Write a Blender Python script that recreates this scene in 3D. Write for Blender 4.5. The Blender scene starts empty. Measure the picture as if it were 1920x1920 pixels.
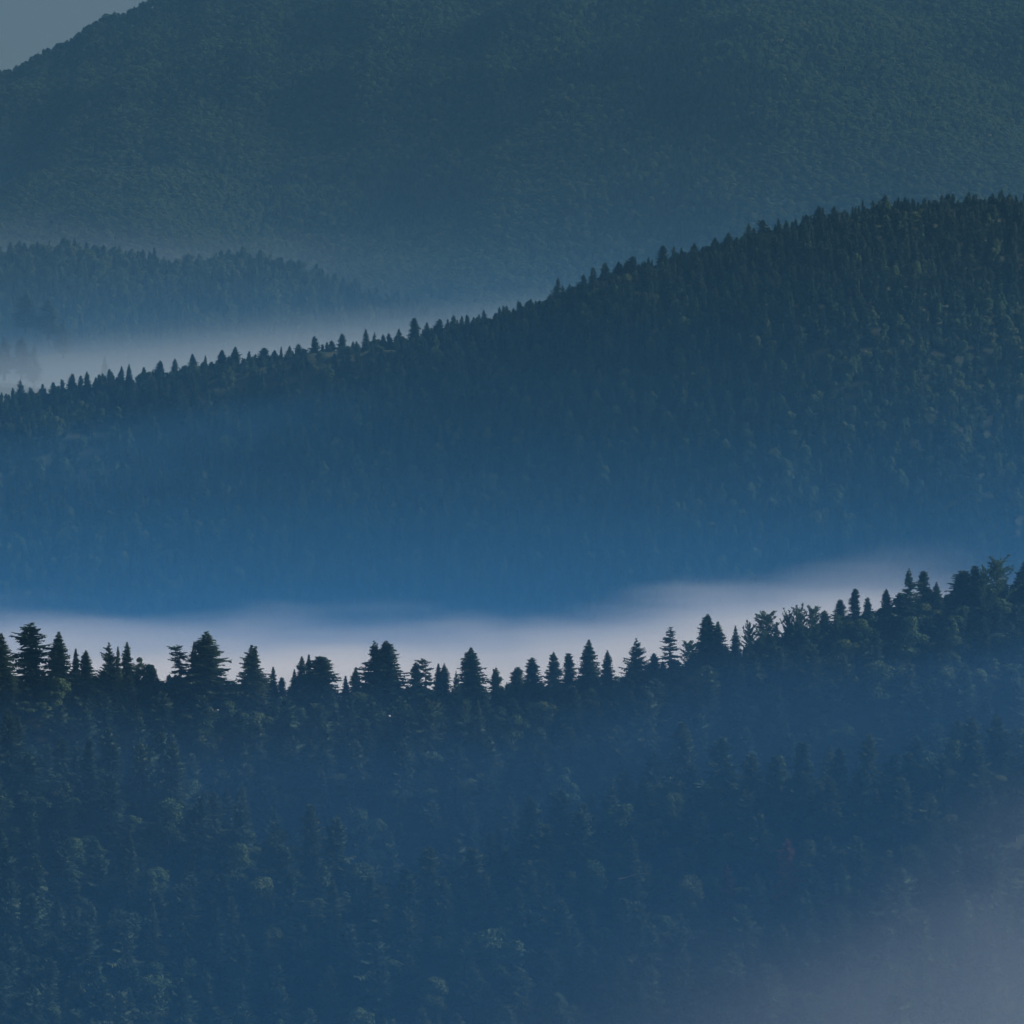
import bpy, math, random
import numpy as np

S = bpy.context.scene
COL = S.collection
R = math.radians

# ------------------------------------------------------------------ camera, sky, sun, exposure
CAM_Z = 420.0
PITCH = R(-1.0)
FOV = R(8.0)
F = 960.0 / math.tan(FOV / 2)          # focal length in photograph pixels (1920 wide)
cam_d = bpy.data.cameras.new('camera')
cam_d.sensor_width = 36.0
cam_d.lens = 18.0 / math.tan(FOV / 2)
cam_d.clip_start = 1.0
cam_d.clip_end = 60000.0
cam = bpy.data.objects.new('camera', cam_d)
cam.location = (0, 0, CAM_Z)
cam.rotation_euler = (math.pi / 2 + PITCH, 0, 0)
COL.objects.link(cam)
S.camera = cam

SUN_EL, SUN_AZ = R(30.0), R(88.0)       # the sun stands beyond the frame, ahead and to the right
W = bpy.data.worlds.new('World')
S.world = W
W.use_nodes = True
wn = W.node_tree
wn.nodes.clear()
sky = wn.nodes.new('ShaderNodeTexSky')
sky.sky_type = 'NISHITA'
sky.sun_disc = False
sky.sun_elevation = SUN_EL
sky.sun_rotation = SUN_AZ
sky.altitude = 900
sky.air_density = 0.7
sky.dust_density = 2.0
sky.ozone_density = 1.0
bg = wn.nodes.new('ShaderNodeBackground')
bg.inputs['Strength'].default_value = 0.05
wo = wn.nodes.new('ShaderNodeOutputWorld')
wn.links.new(sky.outputs[0], bg.inputs[0])
wn.links.new(bg.outputs[0], wo.inputs[0])

sd = bpy.data.lights.new('sun', 'SUN')
sd.energy = 5.0
sd.angle = R(20.0)
sd.color = (1.0, 0.95, 0.91)
sun = bpy.data.objects.new('sun', sd)
sv = (math.sin(SUN_AZ) * math.cos(SUN_EL), math.cos(SUN_AZ) * math.cos(SUN_EL), math.sin(SUN_EL))
from mathutils import Vector, Matrix
sun.rotation_euler = Vector(sv).to_track_quat('Z', 'Y').to_euler()
sun.location = (3000, 2000, 2500)
COL.objects.link(sun)

S.view_settings.view_transform = 'Standard'
S.view_settings.look = 'None'
S.view_settings.exposure = 0.0
S.view_settings.gamma = 1.0
S.view_settings.use_curve_mapping = False
S.render.engine = 'CYCLES'
S.cycles.use_denoising = True
S.cycles.denoiser = 'OPENIMAGEDENOISE'
S.cycles.use_adaptive_sampling = True
S.cycles.adaptive_threshold = 0.02
S.cycles.max_bounces = 6
S.cycles.diffuse_bounces = 2
S.cycles.volume_bounces = 3
S.cycles.volume_step_rate = 3.0
S.cycles.volume_max_steps = 256
S.cycles.transparent_max_bounces = 8

HAZE_DENS, HAZE_COL = 4.0e-5, (0.105, 0.29, 0.47)
random.seed(11)
rng = np.random.default_rng(11)

# ------------------------------------------------------------------ helpers
CP, SP = math.cos(PITCH), math.sin(PITCH)


def point_at(px, py, depth):
    """world point seen at a photograph pixel, at the given distance along the view"""
    u, v = (px - 960) / F, (960 - py) / F
    return np.array([u * depth, (CP - v * SP) * depth, CAM_Z + (SP + v * CP) * depth])


def pixel_of(x, y, z):
    dz = z - CAM_Z
    d = y * CP + dz * SP
    v = (-y * SP + dz * CP) / d
    return 960 + F * x / d, 960 - F * v, d


def z_at(py, y):
    """height of the sight line through pixel row py at ground distance y"""
    v = (960 - np.asarray(py, float)) / F
    return CAM_Z + (SP + v * CP) / (CP - v * SP) * y


def pl(ctrl):
    a = np.array(ctrl, float)
    def f(p):
        p = np.asarray(p, float)
        acc = 0
        for o in (-60, -30, 0, 30, 60):
            q = p + o
            v = np.interp(q, a[:, 0], a[:, 1])
            lo = a[0, 1] + (q - a[0, 0]) * (a[1, 1] - a[0, 1]) / (a[1, 0] - a[0, 0]) * 0.5
            hi = a[-1, 1] + (q - a[-1, 0]) * (a[-1, 1] - a[-2, 1]) / (a[-1, 0] - a[-2, 0]) * 0.5
            v = np.where(q < a[0, 0], lo, np.where(q > a[-1, 0], hi, v))
            acc = acc + v
        return acc / 5
    return f


_perm = np.random.default_rng(5).random((64, 64))


def vnoise(x, y):
    xi, yi = np.floor(x).astype(int), np.floor(y).astype(int)
    fx, fy = x - xi, y - yi
    fx, fy = fx * fx * (3 - 2 * fx), fy * fy * (3 - 2 * fy)
    g = lambda a, b: _perm[a % 64, b % 64]
    return (g(xi, yi) * (1 - fx) + g(xi + 1, yi) * fx) * (1 - fy) + (g(xi, yi + 1) * (1 - fx) + g(xi + 1, yi + 1) * fx) * fy - 0.5


def fbm(x, y, oct=3):
    s, a = 0, 1
    for k in range(oct):
        s = s + a * vnoise(x * 2 ** k + 7.3 * k, y * 2 ** k + 3.1 * k)
        a *= 0.5
    return s


def mesh_obj(name, verts, faces, mat, parent=None, smooth=False):
    me = bpy.data.meshes.new(name)
    me.from_pydata(verts, [], faces)
    me.materials.append(mat)
    if smooth:
        me.polygons.foreach_set('use_smooth', [True] * len(me.polygons))
    me.update()
    o = bpy.data.objects.new(name, me)
    COL.objects.link(o)
    if parent:
        o.parent = parent
    return o


def new_mat(name):
    m = bpy.data.materials.new(name)
    m.use_nodes = True
    m.node_tree.nodes.clear()
    return m, m.node_tree, m.node_tree.nodes, m.node_tree.links


def ramp(nodes, stops):
    r = nodes.new('ShaderNodeValToRGB')
    e = r.color_ramp.elements
    while len(e) < len(stops):
        e.new(0.5)
    for k, (p, c) in enumerate(stops):
        e[k].position = p
        e[k].color = (*c, 1)
    return r


def foliage_mat(name, stops, translucent=0.25, patch=None):
    """leaf colour differs from tree to tree, and from spray to spray within a tree"""
    m, nt, N, L = new_mat(name)
    oi = N.new('ShaderNodeObjectInfo')
    tc = N.new('ShaderNodeTexCoord')
    nz = N.new('ShaderNodeTexNoise')
    nz.inputs['Scale'].default_value = 0.55
    nz.inputs['Detail'].default_value = 3
    L.new(tc.outputs['Object'], nz.inputs['Vector'])
    mx = N.new('ShaderNodeMath'); mx.operation = 'MULTIPLY_ADD'
    L.new(nz.outputs['Fac'], mx.inputs[0]); mx.inputs[1].default_value = 0.9; mx.inputs[2].default_value = -0.45
    ad = N.new('ShaderNodeMath'); ad.operation = 'ADD'; ad.use_clamp = True
    L.new(mx.outputs[0], ad.inputs[0]); L.new(oi.outputs['Random'], ad.inputs[1])
    rp = ramp(N, stops)
    L.new(ad.outputs[0], rp.inputs[0])
    pb = N.new('ShaderNodeBsdfPrincipled')
    pb.inputs['Roughness'].default_value = 0.75
    pb.inputs['Specular IOR Level'].default_value = 0.2
    L.new(rp.outputs[0], pb.inputs['Base Color'])
    tl = N.new('ShaderNodeBsdfTranslucent')
    L.new(rp.outputs[0], tl.inputs['Color'])
    mix = N.new('ShaderNodeMixShader'); mix.inputs[0].default_value = translucent
    L.new(pb.outputs[0], mix.inputs[1]); L.new(tl.outputs[0], mix.inputs[2])
    out = N.new('ShaderNodeOutputMaterial')
    L.new(mix.outputs[0], out.inputs[0])
    return m


def plain_mat(name, c1, c2, scale, rough=0.9):
    m, nt, N, L = new_mat(name)
    tc = N.new('ShaderNodeTexCoord')
    nz = N.new('ShaderNodeTexNoise'); nz.inputs['Scale'].default_value = scale; nz.inputs['Detail'].default_value = 6
    L.new(tc.outputs['Object'], nz.inputs['Vector'])
    rp = ramp(N, [(0.3, c1), (0.7, c2)])
    L.new(nz.outputs['Fac'], rp.inputs[0])
    pb = N.new('ShaderNodeBsdfPrincipled'); pb.inputs['Roughness'].default_value = rough
    L.new(rp.outputs[0], pb.inputs['Base Color'])
    bp = N.new('ShaderNodeBump'); bp.inputs['Strength'].default_value = 0.6; bp.inputs['Distance'].default_value = 0.3
    L.new(nz.outputs['Fac'], bp.inputs['Height']); L.new(bp.outputs[0], pb.inputs['Normal'])
    out = N.new('ShaderNodeOutputMaterial'); L.new(pb.outputs[0], out.inputs[0])
    return m


M_spruce = foliage_mat('spruce_needles', [(0.0, (0.034, 0.07, 0.05)), (0.5, (0.058, 0.1, 0.062)), (1.0, (0.09, 0.13, 0.068))], 0.15)
M_broad = foliage_mat('broadleaf_leaves', [(0.0, (0.045, 0.09, 0.045)), (0.45, (0.07, 0.12, 0.05)), (0.8, (0.09, 0.14, 0.05)), (1.0, (0.11, 0.14, 0.06))], 0.3)
M_feather = foliage_mat('feathery_leaves', [(0.0, (0.06, 0.12, 0.06)), (1.0, (0.1, 0.15, 0.06))], 0.35)
M_rust = foliage_mat('dead_red_needles', [(0.0, (0.09, 0.045, 0.035)), (1.0, (0.15, 0.07, 0.05))], 0.15)
M_bark = plain_mat('bark', (0.05, 0.04, 0.03), (0.12, 0.1, 0.08), 2.0)
M_deadwood = plain_mat('weathered_wood', (0.13, 0.125, 0.115), (0.22, 0.21, 0.2), 2.0)
M_soil = plain_mat('forest_floor', (0.03, 0.045, 0.02), (0.06, 0.07, 0.03), 0.05)

# ------------------------------------------------------------------ the land
VALLEY_Z = 120.0
near_g = pl([(0, 1318), (250, 1326), (480, 1340), (700, 1346), (950, 1346), (1150, 1322), (1350, 1284), (1500, 1246), (1700, 1194), (1920, 1150)])
near_spur = pl([(0, 72), (300, 84), (500, 110), (650, 135), (850, 128), (1000, 110), (1200, 92), (1400, 100), (1650, 112), (1920, 120)])


def h_near(x, y):
    px = 960 + F * x / 2400
    yc = 2400 + 14 * np.sin(px / 300.0)
    zc = z_at(near_g(px), 2400)
    s = yc - y
    front = (np.sqrt(np.maximum(s, 0) ** 2 + 144) - 12) * math.tan(R(31))
    back = (np.sqrt(np.minimum(s, 0) ** 2 + 144) - 12) * math.tan(R(24))
    ss = near_spur(px)
    bump = 15 * np.exp(-((s - ss) / 26) ** 2) - 17 * np.exp(-((s - ss + 42) / 24) ** 2)
    z = zc - np.where(s > 0, front, back) + bump * np.clip(s / 25, 0, 1)
    z = z + 5 * fbm(x / 55, y / 40) * np.clip(s / 30, 0, 1)
    return np.maximum(z, VALLEY_Z - 20)


mid_tips = pl([(0, 742), (120, 722), (250, 700), (400, 676), (600, 655), (760, 630), (880, 600), (1000, 570), (1090, 525), (1250, 476), (1400, 440), (1530, 405), (1650, 378), (1780, 372), (1920, 370)])


def h_mid(x, y):
    px = 960 + F * x / 5600
    yc = 5600 + 40 * np.sin(px / 380.0 + 1)
    zc = z_at(mid_tips(px) + 36, 5600)
    s = yc - y
    front = (np.sqrt(np.maximum(s, 0) ** 2 + 900) - 30) * math.tan(R(33))
    back = (np.sqrt(np.minimum(s, 0) ** 2 + 900) - 30) * math.tan(R(22))
    fold = 16 * np.exp(-((s - 150 - 0.12 * (px - 1500)) / 50) ** 2) * np.clip((px - 1050) / 300, 0, 1)
    sf = 125 - 0.14 * px
    w = np.clip((900 - px) / 300, 0, 1) * np.clip(s / 30, 0, 1)
    fold = fold + w * (27 * np.exp(-((s - sf) / 32) ** 2) - 20 * np.exp(-((s - sf + 55) / 30) ** 2))
    z = zc - np.where(s > 0, front, back) + fold
    z = z + (22 * fbm(x / 190 + 3, y / 150) + 6 * fbm(x / 50, y / 50)) * np.clip(s / 120, 0, 1)
    return np.maximum(z, VALLEY_Z - 20)


foot_tips = pl([(-200, 462), (0, 458), (150, 446), (280, 470), (330, 484), (420, 462), (520, 470), (650, 520), (780, 566), (950, 606), (1200, 660)])


def h_foot(x, y):
    px = 960 + F * x / 8700
    zc = z_at(foot_tips(px) + 34, 8700)
    s = 8700 - y
    front = (np.sqrt(np.maximum(s, 0) ** 2 + 900) - 30) * math.tan(R(17))
    back = (np.sqrt(np.minimum(s, 0) ** 2 + 900) - 30) * math.tan(R(12))
    z = zc - np.where(s > 0, front, back) + 14 * fbm(x / 200, y / 150) * np.clip(s / 100, 0, 1)
    return np.maximum(z, VALLEY_Z - 20)


def far_crest(px):
    px = np.asarray(px, float)
    p = np.minimum(px, 2600)
    return 145 - 0.50 * p + 0.00009 * np.maximum(p, 0) ** 2 + 6 * np.sin(px / 43.0) + 4 * np.sin(px / 17.0)


def h_far(x, y):
    px = 960 + F * x / 14000
    zc = z_at(np.maximum(far_crest(px), -420), 14000)
    zb = z_at(600 - 0.02 * (px - 500), 10800)
    t = (14000 - y) / (14000 - 10800)
    front = zc + (zb - zc) * np.where(t < 1, np.clip(t, 0, 2) ** 0.92, t)
    z = np.where(t > 0, front, zc - (y - 14000) * 0.2)
    fade = np.clip((14000 - y) / 500, 0, 1)
    z = z + (170 * fbm(x / 620 + 1.7 + y / 2500, y / 1000 + 4) + 26 * fbm(x / 170, y / 260)) * fade
    return np.maximum(z, VALLEY_Z - 20)


def terrain(name, h, x0, x1, nx, y0, y1, ny):
    X, Y = np.meshgrid(np.linspace(x0, x1, nx), np.linspace(y0, y1, ny))
    Z = h(X, Y)
    v = np.stack([X.ravel(), Y.ravel(), Z.ravel()], 1)
    i = np.arange(nx * ny).reshape(ny, nx)
    f = np.stack([i[:-1, :-1].ravel(), i[:-1, 1:].ravel(), i[1:, 1:].ravel(), i[1:, :-1].ravel()], 1)
    o = mesh_obj(name, v.tolist(), f.tolist(), M_soil, smooth=True)
    o['kind'] = 'structure'
    return o


terrain('near_hill', h_near, -420, 420, 141, 1950, 2800, 171)
terrain('middle_hill', h_mid, -1100, 1100, 131, 4850, 6500, 121)
terrain('foothill', h_foot, -1700, 700, 101, 7600, 10200, 81)
terrain('far_mountain', h_far, -2400, 2600, 151, 8800, 16500, 141)
X, Y = np.meshgrid(np.linspace(-4000, 4000, 41), np.linspace(-300, 16800, 61))
Z = VALLEY_Z + 8 * fbm(X / 900, Y / 900)
ii = np.arange(X.size).reshape(X.shape)
fl = mesh_obj('valley_floor', np.stack([X.ravel(), Y.ravel(), Z.ravel()], 1).tolist(),
              np.stack([ii[:-1, :-1].ravel(), ii[:-1, 1:].ravel(), ii[1:, 1:].ravel(), ii[1:, :-1].ravel()], 1).tolist(), M_soil, smooth=True)
fl['kind'] = 'structure'


# ------------------------------------------------------------------ tree shapes (unit: metres, base at the origin)
class Shape:
    def __init__(s):
        s.v, s.f = [], []

    def quad(s, a, b, c, d):
        n = len(s.v); s.v += [a, b, c, d]; s.f.append((n, n + 1, n + 2, n + 3))

    def tri(s, a, b, c):
        n = len(s.v); s.v += [a, b, c]; s.f.append((n, n + 1, n + 2))

    def tube(s, pts, rad, k=5):
        base = len(s.v)
        for (p, r) in zip(pts, rad):
            for j in range(k):
                a = 2 * math.pi * j / k
                s.v.append((p[0] + r * math.cos(a), p[1] + r * math.sin(a), p[2]))
        for q in range(len(pts) - 1):
            for j in range(k):
                j2 = (j + 1) % k
                s.f.append((base + q * k + j, base + q * k + j2, base + q * k + k + j2, base + q * k + k + j))


def spruce_mesh(seed, H=30.0, rad=4.4, p=0.85, whorl=0.64, nb=(7, 9), up=35, low=-30, gap=0.0, ragged=0.22, lean=0.0, leaders=1, twig=1.0, bare=0.14, cap=0.0):
    """a conifer crown: whorls of boughs, each bough a spine with drooping sprays left and right"""
    r = random.Random(seed)
    sh = Shape()
    stems = [(0, 0, H)]
    for k in range(1, leaders):
        a = r.uniform(0, 6.28)
        stems.append((math.cos(a) * rad * 0.17, math.sin(a) * rad * 0.17, H * r.uniform(0.95, 0.99)))
    la = r.uniform(0, 6.28)
    ph = [r.uniform(0, 6.28) for _ in range(4)]
    uneven = 0.10 + 0.5 * ragged
    for si, (sx, sy, SH) in enumerate(stems):
        z = SH - 0.25
        zlow = H * bare if si == 0 else H * 0.8
        while z > zlow:
            t = (SH - z) / (SH * (1 - bare))
            prof = min(1.0, (t / 0.72)) ** p
            if cap: prof = max(prof, cap * min(1, t / 0.03))
            if t > 0.82: prof *= 1 - 0.4 * (t - 0.82) / 0.18
            if si: prof *= 0.7
            off = lean * max(0, z / H - 0.75) * H
            cx, cy = sx * min(1, 5 * (z / H - 0.78) if z / H > 0.78 else 0) + off * math.cos(la), sy * min(1, 5 * (z / H - 0.78) if z / H > 0.78 else 0) + off * math.sin(la)
            n = r.randint(*nb)
            inner = 0 if gap > 0.3 or t < 0.05 else 5
            if t < 0.06: n = max(4, n - 2)
            a0 = r.uniform(0, 6.28)
            wz = r.uniform(0.9, 1.08)
            for b in range(n + inner):
                if r.random() < gap: continue
                a = a0 + 6.283 * b / n + r.uniform(-0.3, 0.3)
                Lb = max(0.28, rad * prof * wz * r.uniform(1 - ragged * 1.6, 1 + ragged) * (1 + uneven * (math.sin(a + ph[0] + z * 0.5) * 0.6 + math.sin(2 * a + ph[1] - z * 0.9) * 0.4)))
                if b >= n: Lb *= r.uniform(0.45, 0.75)
                el = R(up + (low - up) * min(1, t / 0.55) + r.uniform(-16, 16) - (14 if b >= n else 0))
                ca, sa = math.cos(a), math.sin(a)
                z0 = z + r.uniform(-1.1, 1.1) * whorl * min(1, 0.25 + t * 5)
                spine = []
                for q in range(4):
                    d = Lb * q / 3
                    dz = math.sin(el) * d + 0.10 * Lb * (q / 3) ** 3 - 0.05 * Lb * math.sin(math.pi * q / 3)
                    spine.append((cx + ca * d * math.cos(el), cy + sa * d * math.cos(el), z0 + dz))
                wd = (0.16 + 0.05 * Lb) * twig
                nx, ny = -sa, ca
                for q in range(3):
                    w1 = wd * (1 - 0.28 * q); w2 = wd * (1 - 0.28 * (q + 1))
                    A, B = spine[q], spine[q + 1]
                    if q < 2:
                        sh.quad((A[0] + nx * w1, A[1] + ny * w1, A[2]), (A[0] - nx * w1, A[1] - ny * w1, A[2]), (B[0] - nx * w2, B[1] - ny * w2, B[2]), (B[0] + nx * w2, B[1] + ny * w2, B[2]))
                    else:
                        sh.tri((A[0] + nx * w1, A[1] + ny * w1, A[2]), (A[0] - nx * w1, A[1] - ny * w1, A[2]), B)
                m = max(2, int(2 + Lb * 1.1))
                roll = r.uniform(-0.75, 0.75)
                for q in range(m):
                    u = (q + 0.7) / (m + 0.5) * 0.97
                    k = min(2, int(u * 3)); fu = u * 3 - k
                    P = [spine[k][j] * (1 - fu) + spine[k + 1][j] * fu for j in range(3)]
                    tl = (0.30 * Lb * (1.05 - u) + 0.16 + 0.24 * min(1, t * 6)) * r.uniform(0.75, 1.25) * twig
                    for sgn in (-1, 1):
                        fw = r.uniform(0.45, 0.9)
                        dx, dy = ca * fw + nx * sgn, sa * fw + ny * sgn
                        dn = math.hypot(dx, dy); dx, dy = dx / dn, dy / dn
                        dr = r.uniform(-0.1, 0.75) * tl
                        hw = 0.19 * tl + 0.07
                        T = (P[0] + dx * tl, P[1] + dy * tl, P[2] - dr + sgn * roll * tl)
                        Mx = (P[0] + dx * tl * 0.5, P[1] + dy * tl * 0.5, P[2] - dr * 0.3 + sgn * roll * tl * 0.5)
                        sh.quad((P[0], P[1], P[2] + 0.05), (Mx[0] + ca * hw, Mx[1] + sa * hw, Mx[2]), T, (Mx[0] - ca * hw, Mx[1] - sa * hw, Mx[2] - hw * 0.9))
                    if Lb > 0.9:            # sprays hanging below the bough
                        hl = tl * r.uniform(0.6, 1.15)
                        sh.tri((P[0] - ca * 0.42, P[1] - sa * 0.42, P[2]), (P[0] + ca * 0.42, P[1] + sa * 0.42, P[2]), (P[0] + nx * r.uniform(-0.2, 0.2), P[1] + ny * r.uniform(-0.2, 0.2), P[2] - hl))
            z -= whorl * r.uniform(0.75, 1.25) * (0.55 + 0.6 * min(1, t * 3))
        ox, oy = lean * 0.25 * H * math.cos(la), lean * 0.25 * H * math.sin(la)
        sh.tri((sx + ox - 0.1, sy + oy, SH - 1.1), (sx + ox + 0.1, sy + oy, SH - 1.1), (sx + ox, sy + oy, SH))
        sh.tri((sx + ox, sy + oy - 0.1, SH - 1.1), (sx + ox, sy + oy + 0.1, SH - 1.1), (sx + ox, sy + oy, SH))
    return sh


def spruce_trunk(H, lean=0.0):
    sh = Shape()
    sh.tube([(0, 0, -1.5), (0, 0, 2), (0, 0, H * 0.5), (0, 0, H * 0.93)], [0.5, 0.38, 0.24, 0.04], 6)
    return sh


def broad_mesh(seed, H=22.0, rad=5.5, lobes=13, per=130, leaf=0.62, bottom=0.28, flat=0.8):
    """a broadleaf crown: leaf sprays spread over and through a cluster of uneven clumps"""
    r = random.Random(seed)
    sh = Shape()
    cz = H * (1 + bottom) / 2
    hz = H * (1 - bottom) / 2
    cl = []
    for k in range(lobes):
        t = r.uniform(-0.8, 1)
        a = k * 2.4 + r.uniform(-0.4, 0.4)
        rr = math.sqrt(max(0.0, 1 - t * t)) * r.uniform(0.35, 0.85)
        if t > 0.7: rr *= 0.8
        s = r.uniform(0.26, 0.42)
        cl.append((math.cos(a) * rr * rad, math.sin(a) * rr * rad, cz + t * hz * (1 - s * 0.75), s * rad))
    cl.append((0, 0, cz, rad * 0.55))
    for (x, y, z, s) in cl:
        for q in range(per):
            u = r.uniform(-0.75, 1); a = r.uniform(0, 6.283)
            rr = s * r.uniform(0.6, 1.15)
            c = math.sqrt(1 - u * u)
            n = Vector((c * math.cos(a), c * math.sin(a), u))
            P = Vector((x, y, z)) + Vector((n.x * rr, n.y * rr, n.z * rr * flat))
            n2 = (n + Vector((r.uniform(-.8, .8), r.uniform(-.8, .8), r.uniform(-.5, .9)))).normalized()
            t1 = n2.orthogonal().normalized()
            t1.rotate(Matrix.Rotation(r.uniform(0, 6.28), 3, n2))
            t2 = n2.cross(t1)
            l = leaf * r.uniform(0.6, 1.3)
            sh.quad(tuple(P - t1 * l), tuple(P + t2 * l * 0.6), tuple(P + t1 * l * 1.1), tuple(P - t2 * l * 0.55))
    return sh, cl


def broad_trunk(H, cl, rad):
    sh = Shape()
    top = H * 0.62
    sh.tube([(0, 0, -1.5), (0, 0, 1), (0.1, 0.1, H * 0.3), (0, 0.1, top)], [0.55, 0.4, 0.3, 0.12], 6)
    for k, (x, y, z, s) in enumerate(cl[:8]):
        b = H * (0.25 + 0.04 * k)
        sh.tube([(0, 0, b), (x * 0.5, y * 0.5, b + (z - b) * 0.6), (x, y, z)], [0.16, 0.1, 0.04], 4)
    return sh


def feather_mesh(seed, H=22.0, rad=3.2, n=50, leaf=0.95):
    """a young tree whose thin limbs sweep upward, leaves set along them so the sky shows between"""
    r = random.Random(seed)
    sh = Shape(); limbs = []
    for k in range(n):
        f = k / (n - 1)
        z = H * (0.25 + 0.66 * f)
        a = k * 2.4 + r.uniform(-.5, .5)
        L = rad * (1.35 - 0.75 * f) * r.uniform(0.6, 1.35)
        el = R(28 + 30 * f + r.uniform(-16, 16))
        pts = []
        for q in range(5):
            d = L * q / 4
            pts.append(Vector((math.cos(a) * d * math.cos(el), math.sin(a) * d * math.cos(el), z + d * math.sin(el) * (1 + 0.25 * q / 4))))
        limbs.append(pts)
        for q in range(44):
            u = r.uniform(0.1, 1) * 4
            i = min(3, int(u)); P = pts[i].lerp(pts[i + 1], u - i)
            sp = 0.35 * (1.3 - u / 4)
            P = P + Vector((r.uniform(-sp, sp), r.uniform(-sp, sp), r.uniform(-sp, sp)))
            d = (pts[4] - pts[0]).normalized() + Vector((r.uniform(-.8, .8), r.uniform(-.8, .8), r.uniform(-.4, .6)))
            d.normalize()
            t2 = d.orthogonal().normalized(); t2.rotate(Matrix.Rotation(r.uniform(0, 6.28), 3, d))
            l = leaf * r.uniform(0.5, 1)
            sh.quad(tuple(P), tuple(P + d * l * 0.5 + t2 * l * 0.22), tuple(P + d * l), tuple(P + d * l * 0.5 - t2 * l * 0.22))
    tk = Shape()
    tk.tube([(0, 0, -1.5), (0, 0, 2), (0, 0, H * 0.6), (0, 0, H * 0.96)], [0.35, 0.26, 0.14, 0.03], 6)
    for pts in limbs:
        tk.tube([tuple(pts[0]), tuple(pts[2]), tuple(pts[4])], [0.07, 0.05, 0.02], 3)
    return sh, tk


PROTO = {}


def proto(key, crown, trunk, H, rad, mat):
    cm = bpy.data.meshes.new('crown'); cm.from_pydata(crown.v, [], crown.f); cm.materials.append(mat); cm.update()
    tm = bpy.data.meshes.new('trunk'); tm.from_pydata(trunk.v, [], trunk.f); tm.materials.append(M_bark); tm.update()
    PROTO[key] = (cm, tm, H, rad)


def sp(key, mat=None, **kw):
    H, rad = kw.get('H', 30.0), kw.get('rad', 4.4)
    proto(key, spruce_mesh(**kw), spruce_trunk(H), H, rad, mat or M_spruce)


sp('pointed', seed=1, p=0.85)
sp('pointed2', seed=2, p=0.95, ragged=0.28, rad=4.2)
sp('pointed3', seed=3, p=0.75, rad=4.6, up=42)
sp('dense', seed=4, p=0.8, ragged=0.12, nb=(8, 9), whorl=0.7)
sp('slim', seed=5, p=0.9, rad=2.9)
sp('slim2', seed=6, p=0.7, rad=2.6, ragged=0.3)
sp('open', seed=7, p=0.62, rad=4.0, gap=0.38, whorl=1.05, up=20, low=-12, cap=0.22, twig=0.85)
sp('spiky', seed=8, p=0.8, rad=4.6, gap=0.3, ragged=0.3, up=48, low=12, whorl=1.0)
sp('spiky2', seed=9, p=0.9, rad=4.2, gap=0.25, ragged=0.34, up=40, low=0, whorl=0.95, leaders=2)
sp('dome', seed=10, p=0.42, rad=4.8, cap=0.3, ragged=0.25, up=30)
sp('dome2', seed=12, p=0.5, rad=4.2, cap=0.25, ragged=0.3, up=38)
sp('blunt', seed=13, p=0.6, rad=3.6, cap=0.28, ragged=0.2)
sp('column', seed=14, p=0.45, rad=2.7, cap=0.4, ragged=0.25)
sp('ragged', seed=15, p=0.42, rad=5.0, cap=0.35, ragged=0.48, gap=0.28, up=25, low=-15, whorl=0.95)
sp('bent', seed=16, p=0.45, rad=4.6, cap=0.3, ragged=0.35, gap=0.36, lean=0.12, whorl=1.0, up=25)
sp('forked', seed=17, p=0.85, rad=4.4, leaders=2)
sp('twin', seed=18, p=0.8, rad=3.6, leaders=3, ragged=0.3)
sp('bushy', seed=31, H=22.0, p=0.55, rad=4.9, cap=0.1, ragged=0.25, up=38)
sp('bushy2', seed=32, H=22.0, p=0.5, rad=5.3, cap=0.12, ragged=0.3, up=30, nb=(8, 10))
sp('bushy3', seed=33, H=22.0, p=0.6, rad=4.7, cap=0.08, ragged=0.3, up=45, gap=0.1)
sp('bushy4', seed=34, H=22.0, p=0.7, rad=5.0, ragged=0.22, up=35)
sp('bushy5', seed=35, H=22.0, p=0.48, rad=5.6, cap=0.2, ragged=0.35, up=25)
sp('rust', mat=M_rust, seed=19, p=0.6, rad=4.2, gap=0.15, H=26.0)
for k, (H, rad, lo, fl_) in enumerate([(22, 5.6, 20, 0.95), (20, 5.0, 18, 0.9), (24, 6.2, 24, 1.0), (19, 6.2, 19, 0.85), (23, 4.4, 18, 1.05)]):
    c, cl = broad_mesh(40 + k, H, rad, lo, 190, 0.43, 0.12, fl_)
    proto('broad%d' % k, c, broad_trunk(H, cl, rad), H, rad, M_broad)
for k, (H, rad) in enumerate([(22, 3.0), (20, 3.6), (21, 4.6)]):
    c, t = feather_mesh(60 + k, H, rad)
    proto('feather%d' % k, c, t, H, rad, M_feather)


def put_tree(name, key, loc, height, radius, label, cat, group, rot=None):
    cm, tm, H, rad = PROTO[key]
    root = bpy.data.objects.new(name, None)
    root.empty_display_size = 1
    root.location = loc
    root.rotation_euler = (0, 0, random.uniform(0, 6.283) if rot is None else rot)
    s = height / H
    w = radius / rad
    root.scale = (w, w, s)
    COL.objects.link(root)
    root['label'] = label; root['category'] = cat
    if group: root['group'] = group
    for nm, me in (('crown', cm), ('trunk', tm)):
        o = bpy.data.objects.new(nm, me)
        o.parent = root
        COL.objects.link(o)
    return root


# ------------------------------------------------------------------ crest trees of the near hill, one by one
SPR, BRD, FIR = 'spruce', 'broadleaf tree', 'fir'
FIRK = {'dome', 'dome2', 'blunt', 'column', 'ragged', 'bent', 'bushy2', 'bushy5'}


def kind_of(key, lab=None):
    if key[:5] in ('broad', 'feath'): return 'broadleaf_tree', BRD
    fir = (' fir' in lab and 'spruce' not in lab.split(' fir')[0]) if lab else key in FIRK
    return ('fir_tree', FIR) if fir else ('spruce_tree', SPR)


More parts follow.
